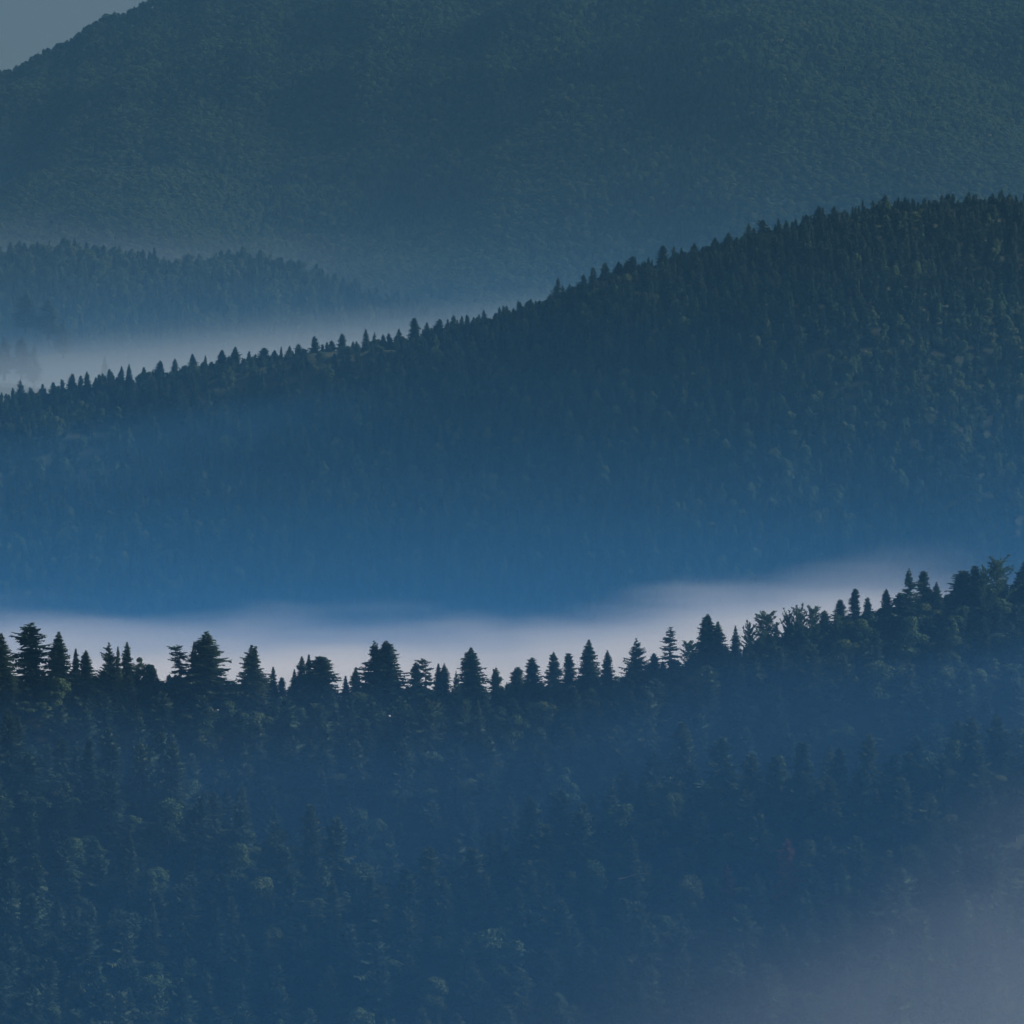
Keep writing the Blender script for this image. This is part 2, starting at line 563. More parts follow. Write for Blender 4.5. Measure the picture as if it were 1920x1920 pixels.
CREST = [  # tip x, tip y, half width in px, shape, label
    (2, 1187, 30, 'dense', 'dark spruce cut by the picture edge, first on the near crest'),
    (57, 1167, 36, 'ragged', 'broad flat-topped fir with ragged side boughs, tallest at the left end of the near crest'),
    (110, 1184, 27, 'dense', 'dense pointed spruce just right of the broad ragged flat-topped fir'),
    (142, 1216, 11, 'slim2', 'thin short spruce squeezed between two spruces right of the flat-topped fir'),
    (161, 1219, 19, 'pointed3', 'short bushy spruce before the first pale gap in the near crest'),
    (204, 1205, 23, 'spiky', 'spruce with long stepped boughs sticking out over the first gap in the crest'),
    (221, 1212, 10, 'slim', 'needle-thin spruce top between two pointed crest spruces left of the round bushes'),
    (238, 1204, 20, 'pointed2', 'pointed spruce left of the two low round broadleaf crowns on the near crest'),
    (262, 1229, 16, 'broad4', 'low round broadleaf crown on the near crest, the one touching a pointed spruce'),
    (279, 1233, 15, 'broad1', 'low round broadleaf crown beside the second gap in the near crest'),
    (337, 1209, 26, 'bent', 'see-through fir with a flat crown and a leader bent to one side'),
    (364, 1204, 13, 'slim', 'narrow spruce tucked against the tall see-through pyramid spruce'),
    (387, 1184, 50, 'pointed', 'tall wide pyramid spruce with fog showing through its upper boughs'),
    (472, 1209, 31, 'forked', 'free-standing pointed spruce with a small forked tip between two fog gaps'),
    (512, 1250, 12, 'slim', 'small sharp spruce right of the free-standing fork-tipped spruce'),
    (528, 1270, 12, 'blunt', 'tiny bushy spruce top low in a fog gap of the near crest'),
    (552, 1255, 14, 'pointed2', 'low spruce at the left foot of the group with two needle tips and a dome'),
    (566, 1231, 15, 'slim2', 'needle-tipped spruce, left one of two thin tips beside the domed fir'),
    (579, 1227, 13, 'slim', 'needle-tipped spruce, right one of two thin tips beside the domed fir'),
    (601, 1231, 33, 'dome', 'big domed fir with a bristly rim beside two needle-tipped spruces'),
    (648, 1267, 11, 'slim', 'tiny spruce in the fog gap left of the tall double-peaked pair'),
    (667, 1251, 17, 'pointed', 'short pointed spruce at the left shoulder of the tall double-peaked pair'),
    (702, 1202, 30, 'spiky2', 'bristly left tree of the tall double-peaked pair in mid crest'),
    (724, 1201, 38, 'pointed3', 'dense right tree of the tall double-peaked pair in mid crest'),
    (780, 1242, 17, 'blunt', 'bushy spruce left of the fir with a crooked ragged top'),
    (798, 1234, 23, 'bent', 'fir with a crooked ragged top right of the double-peaked pair'),
    (822, 1244, 11, 'slim2', 'thin pale spruce tip beside a slightly broader one, near the crooked-topped fir'),
    (833, 1244, 17, 'pointed', 'short spruce with even boughs left of the perfect cone spruce'),
    (855, 1258, 12, 'spiky', 'tiny bushy spruce against the left foot of the perfect cone spruce'),
    (883, 1214, 32, 'dense', 'perfect cone spruce standing clear in the middle of the near crest'),
    (930, 1252, 18, 'twin', 'short double-tipped spruce just right of the perfect cone spruce'),
    (970, 1251, 18, 'dome2', 'small ball-topped fir right of the deepest fog notch'),
    (998, 1233, 21, 'blunt', 'blunt-topped fir beside the small ball-topped fir'),
    (1038, 1222, 20, 'pointed3', 'spruce with a thin leader and wide shoulders next to a narrow blunt one'),
    (1067, 1225, 13, 'column', 'narrow blunt fir between two pointed spruces on the rising crest'),
    (1104, 1199, 24, 'dense', 'tall bluish spruce with a long thin leader on the rising crest'),
    (1139, 1219, 18, 'pointed', 'neat small spruce right of the tall bluish spruce'),
    (1193, 1197, 28, 'spiky', 'spruce with upswept spiky boughs left of the lacy rounded spruce'),
    (1226, 1225, 14, 'dome2', 'low ball-shaped fir between the spiky spruce and the lacy one'),
    (1256, 1175, 24, 'open', 'lacy round-topped spruce with its trunk showing against the fog'),
    (1292, 1202, 15, 'feather0', 'pale feathery little tree in the gap left of the tallest dark peak'),
    (1327, 1151, 30, 'pointed3', 'tallest dark spruce peak on the rising right part of the near crest'),
    (1346, 1165, 24, 'dense', 'dense spruce forming the right shoulder of the tallest dark peak'),
    (1379, 1173, 15, 'pointed2', 'small pointed spruce standing free right of the tallest dark peak'),
    (1405, 1172, 12, 'feather1', 'small light green feathery tree right of the free small spruce'),
    (1437, 1147, 20, 'feather0', 'light green tree with upswept feathery limbs, the highest of the feathery ones mid slope'),
    (1456, 1166, 9, 'slim', 'single thin spruce tip between two feathery light green trees'),
    (1478, 1151, 16, 'feather2', 'bushy feathery green tree left of a pair of curved plumes'),
    (1498, 1141, 13, 'feather1', 'feathery tree with a curved plume, left of a matching pair'),
    (1525, 1137, 16, 'feather0', 'feathery tree with a curved plume, right of a matching pair'),
    (1546, 1145, 15, 'dome2', 'low rounded dark fir right of the pair of feathery plumes'),
    (1575, 1124, 17, 'blunt', 'blunt dark fir left of the narrow columnar fir'),
    (1603, 1104, 12, 'column', 'narrow columnar fir standing above its neighbours on the right crest'),
    (1627, 1120, 13, 'blunt', 'stubby fir with a square top right of the narrow columnar fir'),
    (1662, 1104, 17, 'pointed3', 'small fir with a knobbly tip left of the broad twin-leader spruce'),
    (1705, 1066, 26, 'spiky2', 'broad spruce with stepped boughs and a twin leader on the right crest'),
    (1732, 1071, 15, 'column', 'smooth round-headed fir touching the twin-leader spruce'),
    (1756, 1091, 16, 'pointed', 'short dark spruce right of the round-headed fir'),
    (1806, 1070, 27, 'dome', 'wide rounded dark fir left of the open airy crown'),
    (1829, 1061, 14, 'column', 'round-headed fir rising from the right side of the wide rounded one'),
    (1845, 1068, 11, 'feather1', 'small airy tree between the round-headed fir and the open airy crown'),
    (1869, 1051, 26, 'feather2', 'open airy green crown with curled limbs near the right end of the near crest'),
    (1919, 1054, 24, 'spiky', 'dark spruce cut by the picture edge, last on the near crest'),
]
for (px, py, hw, key, lab) in CREST:
    d = 2397 + 14 * math.sin(px / 300.0) + random.uniform(-6, 4)
    P = point_at(px, py, d)
    g = float(h_near(P[0], P[1]))
    hgt = P[2] - g
    nm, cat = kind_of(key, lab)
    put_tree(nm, key, (P[0], P[1], g), hgt, hw * d / F * (1.7 if key[:4] == 'feat' else 1.15 if cat == BRD else 1.5), lab, cat, 'trees along the near crest')

# ------------------------------------------------------------------ trees on the near slope
skyline = pl([(0, 1262), (80, 1262), (150, 1268), (300, 1264), (440, 1288), (540, 1288), (640, 1292), (770, 1290), (940, 1298), (1000, 1280), (1150, 1266), (1300, 1240), (1390, 1215), (1500, 1172), (1600, 1150), (1700, 1118), (1800, 1102), (1920, 1090)])
BROAD_PATCH = [(1700, 1150, 150, 60, 1.0), (1480, 1215, 130, 45, .5), (1850, 1140, 90, 60, .9), (90, 1540, 130, 60, .9), (330, 1555, 140, 60, .9), (560, 1620, 90, 40, .7), (1060, 1450, 30, 30, .8),
               (1110, 1590, 80, 50, .9), (1260, 1600, 80, 50, .9), (1500, 1560, 110, 50, .6), (1850, 1650, 120, 80, .6), (1400, 1800, 140, 80, .4), (200, 1800, 200, 90, .35), (1750, 1420, 160, 90, .35), (740, 1560, 70, 40, .6)]
slope = []
tries = 0
pts = np.zeros((0, 2))
r2 = random.Random(77)
row = [-10.0]
while tries < 16000 and len(slope) < 760:
    tries += 1
    y = r2.uniform(2160, 2412); x = r2.uniform(-178, 178)
    front = row[0] < 1935                          # first a close row just under the crest, then the slope below it
    if front:
        row[0] += r2.uniform(8, 17)
        y = 2398 + 14 * math.sin(row[0] / 300.0) + (r2.uniform(8, 17) if r2.random() < 0.45 else -r2.uniform(0, 9))
        x = (row[0] - 960) / F * y
    if not front and y > 2396 + 14 * math.sin((960 + F * x / 2400) / 300.0): continue
    z = float(h_near(x, y))
    gx, gy, d = pixel_of(x, y, z)
    if gx < -30 or gx > 1950 or gy - 150 > 1925: continue
    if len(pts) and np.min((pts[:, 0] - x) ** 2 + ((pts[:, 1] - y)) ** 2) < (0 if front else 8.6 + 2.0 * r2.random()) ** 2: continue
    vx, vy = gx, gy - 120
    pb = 0.14
    for (bx, by, sx, sy, am) in BROAD_PATCH:
        pb = max(pb, 0.75 * am * math.exp(-((vx - bx) / sx) ** 2 - ((vy - by) / sy) ** 2))
    broad = r2.random() < pb
    h = r2.uniform(14, 20) if broad else r2.uniform(15, 25)
    if r2.random() < 0.1: h *= 1.25
    s_tip = float(skyline(gx)) + (r2.uniform(-12, 14) if front else r2.uniform(4, 45))
    hmax = (gy - s_tip) * d / F
    h = min(h, hmax)
    if h < (5 if front else 9): continue
    pts = np.vstack([pts, [x, y]])
    if broad:
        key = r2.choice(['broad0', 'broad1', 'broad2', 'broad3', 'broad4', 'broad0', 'broad2', 'feather2'])
        rad = PROTO[key][3] * h / PROTO[key][2] * r2.uniform(1.05, 1.4)
    else:
        key = r2.choice(['bushy', 'bushy2', 'bushy3', 'bushy4', 'bushy5', 'bushy', 'bushy2', 'bushy4', 'bushy5', 'pointed3', 'dome', 'ragged', 'spiky', 'forked'] if not front else ['dome2', 'blunt', 'bushy2', 'bushy', 'pointed3', 'dome'])
        rad = PROTO[key][3] * (0.5 + 0.5 * h / PROTO[key][2]) * r2.uniform(1.0, 1.35)
    slope.append([gx, gy - h * F / d, x, y, z, h, rad, key, broad])

# a few that the photograph singles out: found by where they stand, then given their own look
SPECIAL = [(1475, 1572, 24, 'rust', 'rust-red dying spruce, the taller and brighter of two on the near slope'),
           (1362, 1622, 22, 'rust', 'small rust-red dying spruce, the lower of two on the near slope'),
           (1184, 1563, 31, 'dense', 'dark tall spruce rising behind the pale fallen trunk on the near slope'),
           (1063, 1434, 22, 'broad4', 'lone yellowish green crown among dark spruces halfway up the near slope'),
           (243, 1560, 29, 'dense', 'darkest pointed spruce rising out of pale broadleaf crowns on the left slope')]
spec_items = []
for (px, py, h, key, lab) in SPECIAL:
    best = min((t for t in slope if not t[-1] == 'used'), key=lambda t: (t[0] - px) ** 2 + ((t[1] - py)) ** 2)
    slope.remove(best)
    # march down the sight line until the tree's foot meets the hill
    yy = 2396.0
    while yy > 2150:
        P = point_at(px, py, yy)
        if P[2] - float(h_near(P[0], P[1])) >= h: break
        yy -= 0.5
    spec_items.append((px, py, P, h, key, lab))
    slope = [t for t in slope if (t[2] - P[0]) ** 2 + (t[3] - P[1]) ** 2 > 6.5 ** 2 and not (abs(t[0] - px) < 28 and 0 < t[1] - py < 70 and P[1] - 24 < t[3] < P[1])]
for (px, py, P, h, key, lab) in spec_items:
    br = key.startswith('broad')
    put_tree('broadleaf_tree' if br else 'spruce_tree', key, (P[0], P[1], P[2] - h), h, PROTO[key][3] * h / PROTO[key][2] * 1.3, lab, BRD if br else SPR, 'trees singled out on the near slope')

ANCHOR = [(57, 'the ragged flat-topped crest fir'), (161, 'the bushy spruce at the first crest gap'), (238, 'the crest spruce beside two round crowns'), (337, 'the bent-leader crest fir'),
          (387, 'the tall pyramid crest spruce'), (472, 'the fork-tipped crest spruce'), (601, 'the domed crest fir'), (713, 'the double-peaked crest pair'), (798, 'the crooked-topped crest fir'),
          (883, 'the perfect cone crest spruce'), (970, 'the ball-topped crest fir'), (1038, 'the wide-shouldered crest spruce'), (1104, 'the tall bluish crest spruce'), (1193, 'the spiky upswept crest spruce'), (1256, 'the lacy crest spruce'),
          (1327, 'the tallest dark crest peak'), (1437, 'the highest feathery crest tree'), (1525, 'the curved-plume crest pair'), (1603, 'the columnar crest fir'), (1705, 'the twin-leader crest spruce'),
          (1806, 'the wide rounded crest fir'), (1869, 'the open airy crest crown'), (1919, 'the last crest spruce')]
ORD = ['', 'first', 'second', 'third', 'fourth', 'fifth', 'sixth', 'seventh', 'eighth', 'ninth', 'tenth', 'eleventh', 'twelfth', 'thirteenth', 'fourteenth', 'fifteenth', 'sixteenth', 'seventeenth', 'eighteenth', 'nineteenth', 'twentieth'] + ['%dst' % k if k % 10 == 1 else '%dnd' % k if k % 10 == 2 else '%drd' % k if k % 10 == 3 else '%dth' % k for k in range(21, 90)]
LOOK = {'pointed': 'pointed', 'pointed2': 'pointed', 'pointed3': 'bushy pointed', 'dense': 'dense', 'slim': 'slim', 'blunt': 'blunt-topped', 'dome2': 'round-topped', 'spiky': 'spiky', 'forked': 'fork-tipped', 'spiky2': 'bristly', 'ragged': 'ragged', 'dome': 'dome-topped', 'bushy': 'bushy', 'bushy2': 'broad', 'bushy3': 'shaggy', 'bushy4': 'cone-shaped', 'bushy5': 'blunt broad'}
cnt = {}
slope.sort(key=lambda t: t[1])
for t in slope:
    px, py, x, y, z, h, rad, key, broad = t
    an = min(ANCHOR, key=lambda a: abs(a[0] - px))[1]
    nm, cat = kind_of(key)
    k = (an, cat); cnt[k] = cnt.get(k, 0) + 1
    n = ORD[cnt[k]]
    if broad:
        lab = '%s green leafy crown, %s broadleaf down below %s' % ('rounded' if not key.startswith('f') else 'feathery', n, an)
    else:
        lab = '%s dark %s, %s %s down below %s' % (LOOK[key], cat, n, cat, an)
    put_tree(nm, key, (x, y, z), h, rad, lab, cat, {SPR: 'spruces', FIR: 'firs', BRD: 'broadleaf trees'}[cat] + ' on the near slope')
from collections import Counter
print('near slope', Counter(kind_of(t[7])[1] for t in slope))

# pale dead trunk lying across the slope trees
yy = 2396.0
P0 = None
for (px, py, P, h, key, lab) in spec_items:
    if px == 1184: P0 = P
A = point_at(1160, 1648, P0[1] - 4.6); B = point_at(1217, 1638, P0[1] - 5.2)
sh = Shape()
n = 7
def bent(q):
    t = q / (n - 1)
    return A + (B - A) * t + np.array([0, 0.3 * math.sin(5 * t), 0.35 * math.sin(3.0 * t) - 0.2 * math.sin(7 * t)])
ring = []
for q in range(n):
    c = bent(q) - A; rr = 0.22 - 0.15 * q / (n - 1)
    for j in range(6):
        a = 6.283 * j / 6
        sh.v.append((c[0], c[1] + rr * math.cos(a), c[2] + rr * math.sin(a)))
for q in range(n - 1):
    for j in range(6):
        sh.f.append((q * 6 + j, q * 6 + (j + 1) % 6, q * 6 + 6 + (j + 1) % 6, q * 6 + 6 + j))
root = bpy.data.objects.new('dead_trunk', None); root.location = A; COL.objects.link(root)
root['label'] = 'pale bare dead trunk lying across the dark tall spruce on the near slope'; root['category'] = 'dead tree'
mesh_obj('stem', sh.v, sh.f, M_deadwood, root)
for q, (dx, dz) in ((2, (0.9, 0.7)), (4, (1.0, -0.6)), (5, (0.8, 0.5))):
    c = bent(q) - A
    s2 = Shape()
    s2.tube([(c[0], c[1], c[2]), (c[0] + dx, c[1] - 0.4, c[2] + dz)], [0.07, 0.02], 4)
    mesh_obj('branch', s2.v, s2.f, M_deadwood, root)

# ------------------------------------------------------------------ spruces along the crest of the middle hill
MIDC = [(38, 712, 17), (60, 728, 10), (100, 716, 14), (135, 700, 17), (163, 696, 12), (186, 701, 10), (205, 692, 12), (228, 686, 12), (242, 682, 9), (270, 688, 9), (300, 676, 14), (328, 672, 12), (361, 663, 13), (385, 666, 12), (416, 656, 14),
        (441, 650, 16), (467, 664, 10), (495, 652, 16), (515, 656, 14), (543, 648, 14), (560, 644, 11), (590, 630, 17), (622, 638, 12), (641, 625, 13), (662, 640, 10), (686, 617, 15), (702, 622, 9), (718, 626, 9), (748, 616, 12), (777, 596, 13), (800, 604, 12),
        (824, 598, 14), (850, 590, 14), (866, 592, 11), (885, 600, 9), (907, 580, 12), (930, 586, 11), (948, 588, 9), (975, 566, 12), (995, 560, 14), (1022, 562, 10), (1046, 520, 17), (1068, 532, 12), (1094, 514, 15), (1112, 520, 10), (1135, 492, 15), (1160, 490, 15), (1185, 480, 15), (1208, 496, 11),
        (1243, 460, 18), (1272, 474, 11), (1302, 456, 13), (1318, 462, 10), (1341, 446, 13), (1366, 436, 17), (1404, 416, 14), (1430, 411, 14), (1454, 420, 11), (1474, 414, 12), (1492, 410, 10), (1512, 402, 12), (1535, 386, 16), (1564, 386, 15), (1583, 406, 10), (1610, 398, 11), (1626, 390, 11), (1659, 364, 18),
        (1690, 376, 13), (1702, 372, 13), (1728, 384, 12), (1755, 374, 9), (1777, 362, 16), (1813, 366, 14), (1846, 372, 11), (1861, 362, 13), (1882, 366, 11), (1893, 362, 10), (1915, 374, 10)]
for k, (px, py, hw) in enumerate(MIDC):
    d = 5600 + 40 * math.sin(px / 380.0 + 1) + random.uniform(-14, 2)
    P = point_at(px, py, d)
    g = float(h_mid(P[0], P[1]))
    key = random.choice(['pointed', 'pointed2', 'pointed3', 'dense', 'slim', 'forked', 'spiky2', 'blunt', 'pointed', 'ragged', 'spiky', 'bushy4', 'twin', 'pointed2'])
    nm, cat = kind_of(key)
    put_tree(nm, key, (P[0], P[1], g), P[2] - g, hw * d / F * random.uniform(1.0, 1.6), '%s %s on the middle ridge crest, %s tree from its left end' % ('broad dark' if hw > 13 else 'slender dark' if hw < 11 else 'dark', cat, ORD[k + 1]), cat, 'trees along the middle ridge crest')

# ------------------------------------------------------------------ forests too far to count: points carrying trees
def crown_proto_objects(keys):
    """the crown of one individual tree of each kind, used as the pattern of the far ones"""
    out = []
    for k in keys:
        me = PROTO[k][0]
        for o in COL.objects:
            if o.type == 'MESH' and o.data == me:
                out.append(o); break
    return out


SPK = ['bushy', 'bushy2', 'bushy3', 'bushy4', 'bushy5']
BRK = ['broad0', 'broad1', 'broad2', 'broad4']
SPO, BRO = crown_proto_objects(SPK), crown_proto_objects(BRK)


def scatter(name, P, kind, hs, ws, label=None):
    me = bpy.data.meshes.new(name)
    me.from_pydata(P.tolist(), [], [])
    n = len(P)
    a = me.attributes.new('is_broad', 'BOOLEAN', 'POINT'); a.data.foreach_set('value', kind.astype(bool))
    a = me.attributes.new('size', 'FLOAT_VECTOR', 'POINT'); a.data.foreach_set('vector', np.stack([ws, ws, hs], 1).astype(np.float32).ravel())
    a = me.attributes.new('turn', 'FLOAT', 'POINT'); a.data.foreach_set('value', rng.uniform(0, 6.283, n).astype(np.float32))
    a = me.attributes.new('pick', 'INT', 'POINT'); a.data.foreach_set('value', rng.integers(0, 60, n).astype(np.int32))
    o = bpy.data.objects.new(name, me); COL.objects.link(o)
    o['kind'] = 'stuff'
    if label: o['label'] = label
    g = bpy.data.node_groups.new(name, 'GeometryNodeTree')
    g.interface.new_socket('Geometry', in_out='INPUT', socket_type='NodeSocketGeometry')
    g.interface.new_socket('Geometry', in_out='OUTPUT', socket_type='NodeSocketGeometry')
    N, L = g.nodes, g.links
    gi, go = N.new('NodeGroupInput'), N.new('NodeGroupOutput')
    def attr(nm, ty):
        q = N.new('GeometryNodeInputNamedAttribute'); q.data_type = ty; q.inputs[0].default_value = nm
        return next(s for s in q.outputs if s.enabled and s.name == 'Attribute')
    jo = N.new('GeometryNodeJoinGeometry')
    isb = attr('is_broad', 'BOOLEAN')
    nt_ = N.new('FunctionNodeBooleanMath'); nt_.operation = 'NOT'; L.new(isb, nt_.inputs[0])
    cb = N.new('ShaderNodeCombineXYZ'); L.new(attr('turn', 'FLOAT'), cb.inputs[2])
    for objs, sel in ((SPO, nt_.outputs[0]), (BRO, isb)):
        j = N.new('GeometryNodeJoinGeometry')
        for ob in objs:
            oi = N.new('GeometryNodeObjectInfo'); oi.inputs['Object'].default_value = ob
            oi.transform_space = 'ORIGINAL'
            oi.inputs['As Instance'].default_value = True
            L.new(next(s for s in oi.outputs if s.name == 'Geometry'), j.inputs[0])
        ip = N.new('GeometryNodeInstanceOnPoints')
        L.new(gi.outputs[0], ip.inputs['Points']); L.new(sel, ip.inputs['Selection']); L.new(j.outputs[0], ip.inputs['Instance'])
        ip.inputs['Pick Instance'].default_value = True
        L.new(attr('pick', 'INT'), ip.inputs['Instance Index'])
        L.new(cb.outputs[0], ip.inputs['Rotation']); L.new(attr('size', 'FLOAT_VECTOR'), ip.inputs['Scale'])
        L.new(ip.outputs[0], jo.inputs[0])
    L.new(jo.outputs[0], go.inputs[0])
    md = o.modifiers.new('trees', 'NODES'); md.node_group = g
    return o


def cover(h, x0, x1, y0, y1, step, jit=0.45):
    nx, ny = int((x1 - x0) / step), int((y1 - y0) / step)
    X, Y = np.meshgrid(np.arange(nx) + 0.5, np.arange(ny) + 0.5)
    X = X + 0.5 * (np.arange(ny)[:, None] % 2)
    X = x0 + step * (X + rng.uniform(-jit, jit, X.shape)); Y = y0 + step * (Y + rng.uniform(-jit, jit, Y.shape))
    X, Y = X.ravel(), Y.ravel()
    Z = h(X, Y)
    px, py, d = pixel_of(X, Y, Z)
    return X, Y, Z, px, py, d


# undergrowth filling the gaps of the near slope
X, Y, Z, px, py, d = cover(h_near, -185, 185, 2130, 2402, 6.0)
k = (px > -40) & (px < 1960)
X, Y, Z = X[k], Y[k], Z[k]
n = len(X)
scatter('undergrowth', np.stack([X, Y, Z - 1.5], 1), rng.random(n) < 0.6, rng.uniform(0.3, 0.6, n), rng.uniform(0.6, 1.0, n), 'low bushes and saplings under the trees of the near slope')

# middle hill
X, Y, Z, px, py, d = cover(h_mid, -480, 480, 5020, 5690, 10.0)
tip = mid_tips(px)
hh = rng.uniform(20, 31, len(X))
k = (px > -60) & (px < 1980) & (py < 1330)
X, Y, Z, px, py, d, hh, tip = [q[k] for q in (X, Y, Z, px, py, d, hh, tip)]
hh = np.minimum(hh, (py - tip - rng.uniform(-7, 16, len(X))) * d / F)
k = hh > 8
X, Y, Z, px, py, hh, tip = [q[k] for q in (X, Y, Z, px, py, hh, tip)]
pbr = np.clip((py - tip - 120) / 380, 0.04, 0.42) + 0.5 * fbm(X / 90, Y / 60)
br = rng.random(len(X)) < pbr
# a close fringe along the crest line itself
qx = np.arange(-40, 1960, 5.5) + rng.uniform(-2.5, 2.5, len(np.arange(-40, 1960, 5.5)))
qd = 5600 + 40 * np.sin(qx / 380.0 + 1) + rng.uniform(-16, 16, len(qx))
qt = mid_tips(qx) + 8 - 30 * rng.random(len(qx)) ** 1.7 + 9 * fbm(qx / 40, qx * 0 + 2)
Q = np.array([point_at(a, b, c) for a, b, c in zip(qx, qt, qd)])
qg = h_mid(Q[:, 0], Q[:, 1])
X, Y, Z, hh = np.r_[X, Q[:, 0]], np.r_[Y, Q[:, 1]], np.r_[Z, qg], np.r_[hh, np.clip(Q[:, 2] - qg, 5, 32)]
edge = np.r_[np.zeros(len(br)), np.ones(len(qx))]
br = np.r_[br, rng.random(len(qx)) < 0.12]
scatter('middle_forest', np.stack([X, Y, Z], 1), br, np.where(br, hh * 0.75 / 22, hh * 0.95 / 24), np.where(br, rng.uniform(0.6, 1.1, len(X)), rng.uniform(0.75, 1.15, len(X)) * (1 - 0.35 * edge)), 'dense mixed forest covering the middle hill')

# foothill in the mist
X, Y, Z, px, py, d = cover(h_foot, -700, 250, 8300, 8760, 13.0)
tip = foot_tips(px)
hh = np.minimum(rng.uniform(16, 30, len(X)), (py - tip - rng.uniform(-14, 26, len(X))) * d / F)
k = (px > -60) & (px < 1300) & (hh > 7)
X, Y, Z, px, hh = [q[k] for q in (X, Y, Z, px, hh)]
br = rng.random(len(X)) < 0.45 + 0.8 * fbm(X / 120, Y / 120)
scatter('foothill_forest', np.stack([X, Y, Z], 1), br, np.where(br, hh * 0.9 / 22, hh / 22), rng.uniform(0.9, 1.4, len(X)), 'faint forest on the foothill behind the upper mist')

# far mountain
X, Y, Z, px, py, d = cover(h_far, -1150, 1150, 10600, 14060, 11.5)
k = (px > -50) & (px < 1970) & (py > -60) & (py < 720)
X, Y, Z, px, py = [q[k] for q in (X, Y, Z, px, py)]
br = rng.random(len(X)) < 0.8 + 1.3 * fbm(X / 260 + 9, Y / 420)
n = len(X)
hh = np.where(br, rng.uniform(0.55, 0.8, n), rng.uniform(0.5, 0.75, n))
scatter('mountain_forest', np.stack([X, Y, Z], 1), br, hh, rng.uniform(1.1, 1.6, n), 'hazy mottled forest covering the far mountain')
print('far trees', n)

# spruces standing in the upper mist
MIST = [(8, 632, 15, 'taller left spruce of the pair fading into the upper mist by the picture edge'), (40, 630, 13, 'right spruce of the pair fading into the upper mist by the picture edge'), (64, 646, 9, 'small faint spruce right of the misty pair'),
        (48, 548, 17, 'tall faint spruce, left of the two upper ones behind the mist'), (90, 560, 18, 'broad faint spruce, right of the two upper ones behind the mist'), (118, 596, 10, 'stubby faint spruce at the foot of the two upper ones'),
        (196, 668, 8, 'lone pale spruce tip just showing out of the mist above the middle ridge')]
for (px, py, hw, lab) in MIST:
    d = 7800 if py < 620 else 7450
    P = point_at(px, py, d)
    put_tree('spruce_tree', random.choice(['pointed', 'pointed2', 'dense']), (P[0], P[1], P[2] - 42), 42, hw * d / F * 2.0, lab, SPR, 'spruces standing in the upper mist')
def h_knoll(x, y):
    px = 960 + F * x / 7300
    g = pl([(-400, 700), (0, 722), (120, 734), (300, 760), (700, 790), (1000, 830)])
    s = np.abs(7500 - y)
    return z_at(g(px), 7300) - np.maximum(0, s - 450) * 0.3 + 5 * fbm(x / 90, y / 90)
terrain('mist_knoll', h_knoll, -1000, 300, 41, 6600, 8400, 41)

# ------------------------------------------------------------------ air: even haze, and the fog lying in the valleys
def box(name, x0, x1, y0, y1, z0, z1, mat):
    v = [(x, y, z) for x in (x0, x1) for y in (y0, y1) for z in (z0, z1)]
    f = [(0, 1, 3, 2), (4, 6, 7, 5), (0, 4, 5, 1), (2, 3, 7, 6), (0, 2, 6, 4), (1, 5, 7, 3)]
    o = mesh_obj(name, v, f, mat)
    o['kind'] = 'stuff'
    return o


m, nt, N, L = new_mat('haze_air')
pv = N.new('ShaderNodeVolumePrincipled')
pv.inputs['Color'].default_value = (*HAZE_COL, 1)
pv.inputs['Density'].default_value = HAZE_DENS
pv.inputs['Anisotropy'].default_value = 0.1
out = N.new('ShaderNodeOutputMaterial'); L.new(pv.outputs[0], out.inputs['Volume'])
box('haze', -4100, 4100, -400, 16900, VALLEY_Z - 40, 1420, m)


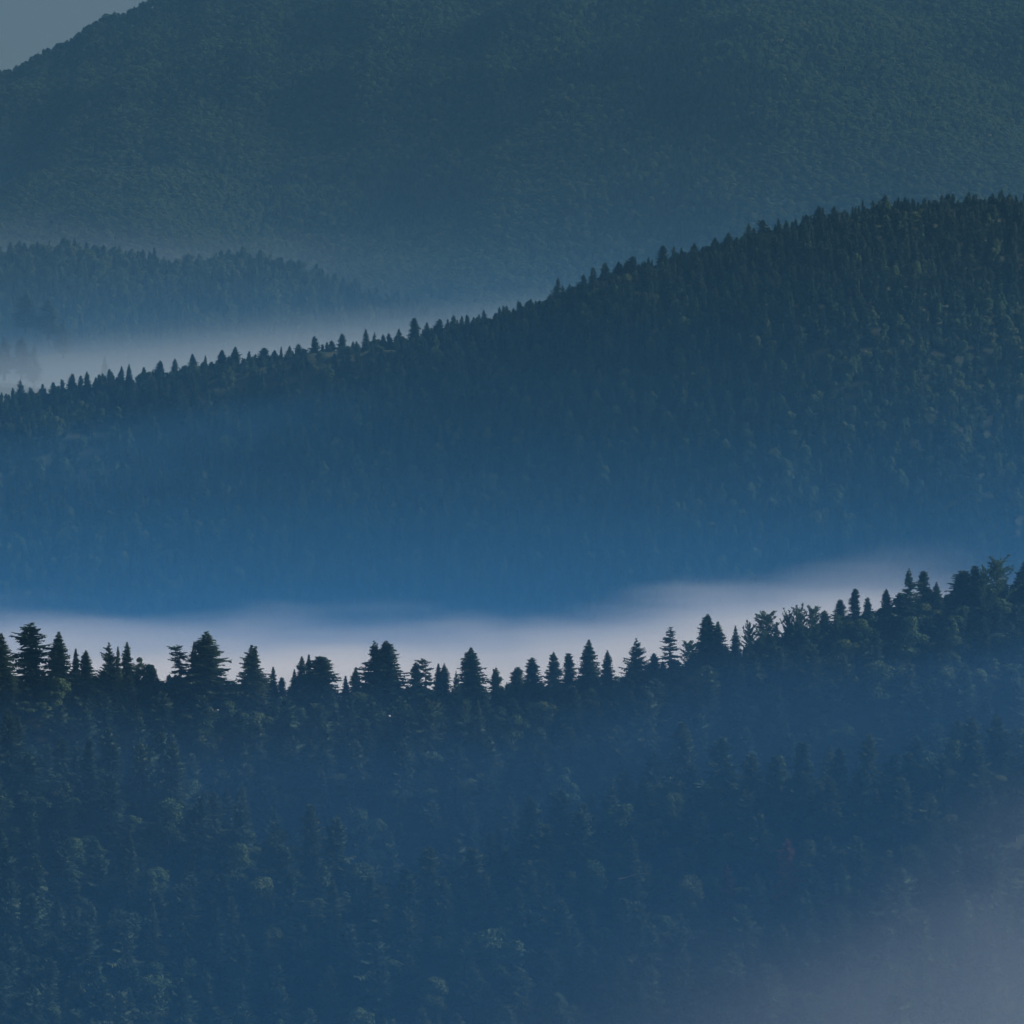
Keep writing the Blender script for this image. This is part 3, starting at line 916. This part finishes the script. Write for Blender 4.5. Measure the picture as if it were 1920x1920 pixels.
def fog(name, x0, x1, y0, y1, z0, z1, color, dens, top, soft, tilt=0.0, rise=0.0, xmid=0.0, xfade=None, yfade=200.0, streak=(0.0016, 0.004, 0.03), amp=0.7, aniso=0.25, label=None, expo=None):
    """a closed body of fog, thickest low down; its top is uneven, and it thins out towards its sides"""
    m, nt, N, L = new_mat(name)
    tc = N.new('ShaderNodeTexCoord')
    sx = N.new('ShaderNodeSeparateXYZ'); L.new(tc.outputs['Object'], sx.inputs[0])
    def math_(op, a, b=None, c=None, clamp=False):
        q = N.new('ShaderNodeMath'); q.operation = op; q.use_clamp = clamp
        for i, w in enumerate((a, b, c)):
            if w is None: continue
            if isinstance(w, (int, float)): q.inputs[i].default_value = w
            else: L.new(w, q.inputs[i])
        return q.outputs[0]
    def smooth(v, a, b):
        q = N.new('ShaderNodeMapRange'); q.interpolation_type = 'SMOOTHSTEP'
        L.new(v, q.inputs['Value']); q.inputs['From Min'].default_value = a; q.inputs['From Max'].default_value = b
        return q.outputs['Result']
    mp = N.new('ShaderNodeMapping'); mp.inputs['Scale'].default_value = streak
    L.new(tc.outputs['Object'], mp.inputs['Vector'])
    nz = N.new('ShaderNodeTexNoise'); nz.inputs['Scale'].default_value = 1.0; nz.inputs['Detail'].default_value = 3; nz.inputs['Roughness'].default_value = 0.55
    L.new(mp.outputs[0], nz.inputs['Vector'])
    xr = math_('SUBTRACT', sx.outputs[0], xmid)
    xp = math_('MAXIMUM', xr, 0.0)
    surf = math_('ADD', math_('MULTIPLY', xr, tilt), math_('MULTIPLY', xp, rise))
    zz = math_('SUBTRACT', sx.outputs[2], surf)
    zz = math_('ADD', zz, math_('MULTIPLY', math_('SUBTRACT', nz.outputs['Fac'], 0.5), soft * amp * 2))
    if expo:                                       # thins out upward like settled vapour
        dv = math_('MINIMUM', math_('EXPONENT', math_('DIVIDE', math_('SUBTRACT', top, zz), expo)), 1.6)
        dv = math_('MULTIPLY', dv, smooth(sx.outputs[2], z1 - 2, z1 - 0.45 * (z1 - top)))
    else:
        dv = smooth(zz, top + soft, top - soft)
    fx1 = smooth(sx.outputs[0], x0 + 5, x0 + (xfade[0] if xfade else 200)); fx2 = smooth(sx.outputs[0], x1 - 5, x1 - (xfade[1] if xfade else 200))
    fy1 = smooth(sx.outputs[1], y0 + 5, y0 + yfade); fy2 = smooth(sx.outputs[1], y1 - 5, y1 - yfade)
    dv = math_('MULTIPLY', math_('MULTIPLY', dv, math_('MULTIPLY', fx1, fx2)), math_('MULTIPLY', fy1, fy2))
    dv = math_('MULTIPLY', dv, dens)
    pv = N.new('ShaderNodeVolumePrincipled')
    pv.inputs['Color'].default_value = (*color, 1); pv.inputs['Anisotropy'].default_value = aniso
    L.new(dv, pv.inputs['Density'])
    out = N.new('ShaderNodeOutputMaterial'); L.new(pv.outputs[0], out.inputs['Volume'])
    o = box(name, x0, x1, y0, y1, z0, z1, m)
    if label: o['label'] = label
    return o


fog('valley_fog', -900, 345, 2620, 5500, 140, 345, (1.0, 0.98, 0.97), 0.012, 234, 32, rise=0.18, xfade=(150, 255), yfade=300, streak=(0.007, 0.003, 0.045), amp=0.85, label='bright white fog lying in the valley behind the near crest')
fog('slope_mist', -1000, 1000, 4600, 5640, 150, 600, (0.11, 0.5, 1.0), 0.0015, 258, 20, tilt=0.04, xfade=(150, 150), yfade=250, expo=75, label='thin blue mist at the foot of the middle hill')
fog('fold_mist', -520, -20, 5430, 5650, 300, 460, (0.14, 0.52, 1.0), 0.0020, 374, 16, tilt=0.14, xmid=-390, xfade=(60, 180), yfade=60, label='blue mist in the fold on the left of the middle hill')
fog('upper_fog', -1500, 600, 6150, 8300, 340, 600, (0.95, 0.97, 0.9), 0.0008, 438, 40, tilt=0.08, xmid=-450, xfade=(150, 900), yfade=250, streak=(0.003, 0.002, 0.02), label='grey mist band lying behind the middle ridge')
fog('foothill_mist', -1800, 1500, 6200, 8680, 300, 760, (0.25, 0.6, 1.0), 0.00019, 468, 20, xfade=(200, 700), yfade=200, expo=80, label='thin blue mist round the foothill')
fog('wisp', -1700, -60, 8850, 10500, 480, 740, (0.8, 0.9, 0.95), 0.00016, 606, 34, tilt=-0.02, xmid=-500, xfade=(150, 500), yfade=250, streak=(0.004, 0.002, 0.02), amp=1.2, label='faint wisp of mist rising on the far slope above the foothill')
fog('gully_mist', -80, 420, 1400, 2330, 130, 418, (0.88, 0.92, 0.95), 0.0012, 258, 60, tilt=0.32, xmid=150, xfade=(200, 100), yfade=150, streak=(0.012, 0.005, 0.02), amp=1.2, label='faint grey mist in front of the near slope')
fog('hollow_mist', -420, 420, 2235, 2440, 150, 370, (0.18, 0.5, 1.0), 0.0016, 313, 20, rise=0.14, xfade=(60, 60), yfade=65, amp=1.5, streak=(0.012, 0.012, 0.03), label='blue mist caught in the hollow below the near crest')
fog('near_mist', -500, 500, 700, 2480, 130, 418, (0.13, 0.48, 1.0), 0.00021, 338, 70, tilt=0.25, xfade=(100, 100), yfade=200, label='thin blue air in the valley before the near slope')
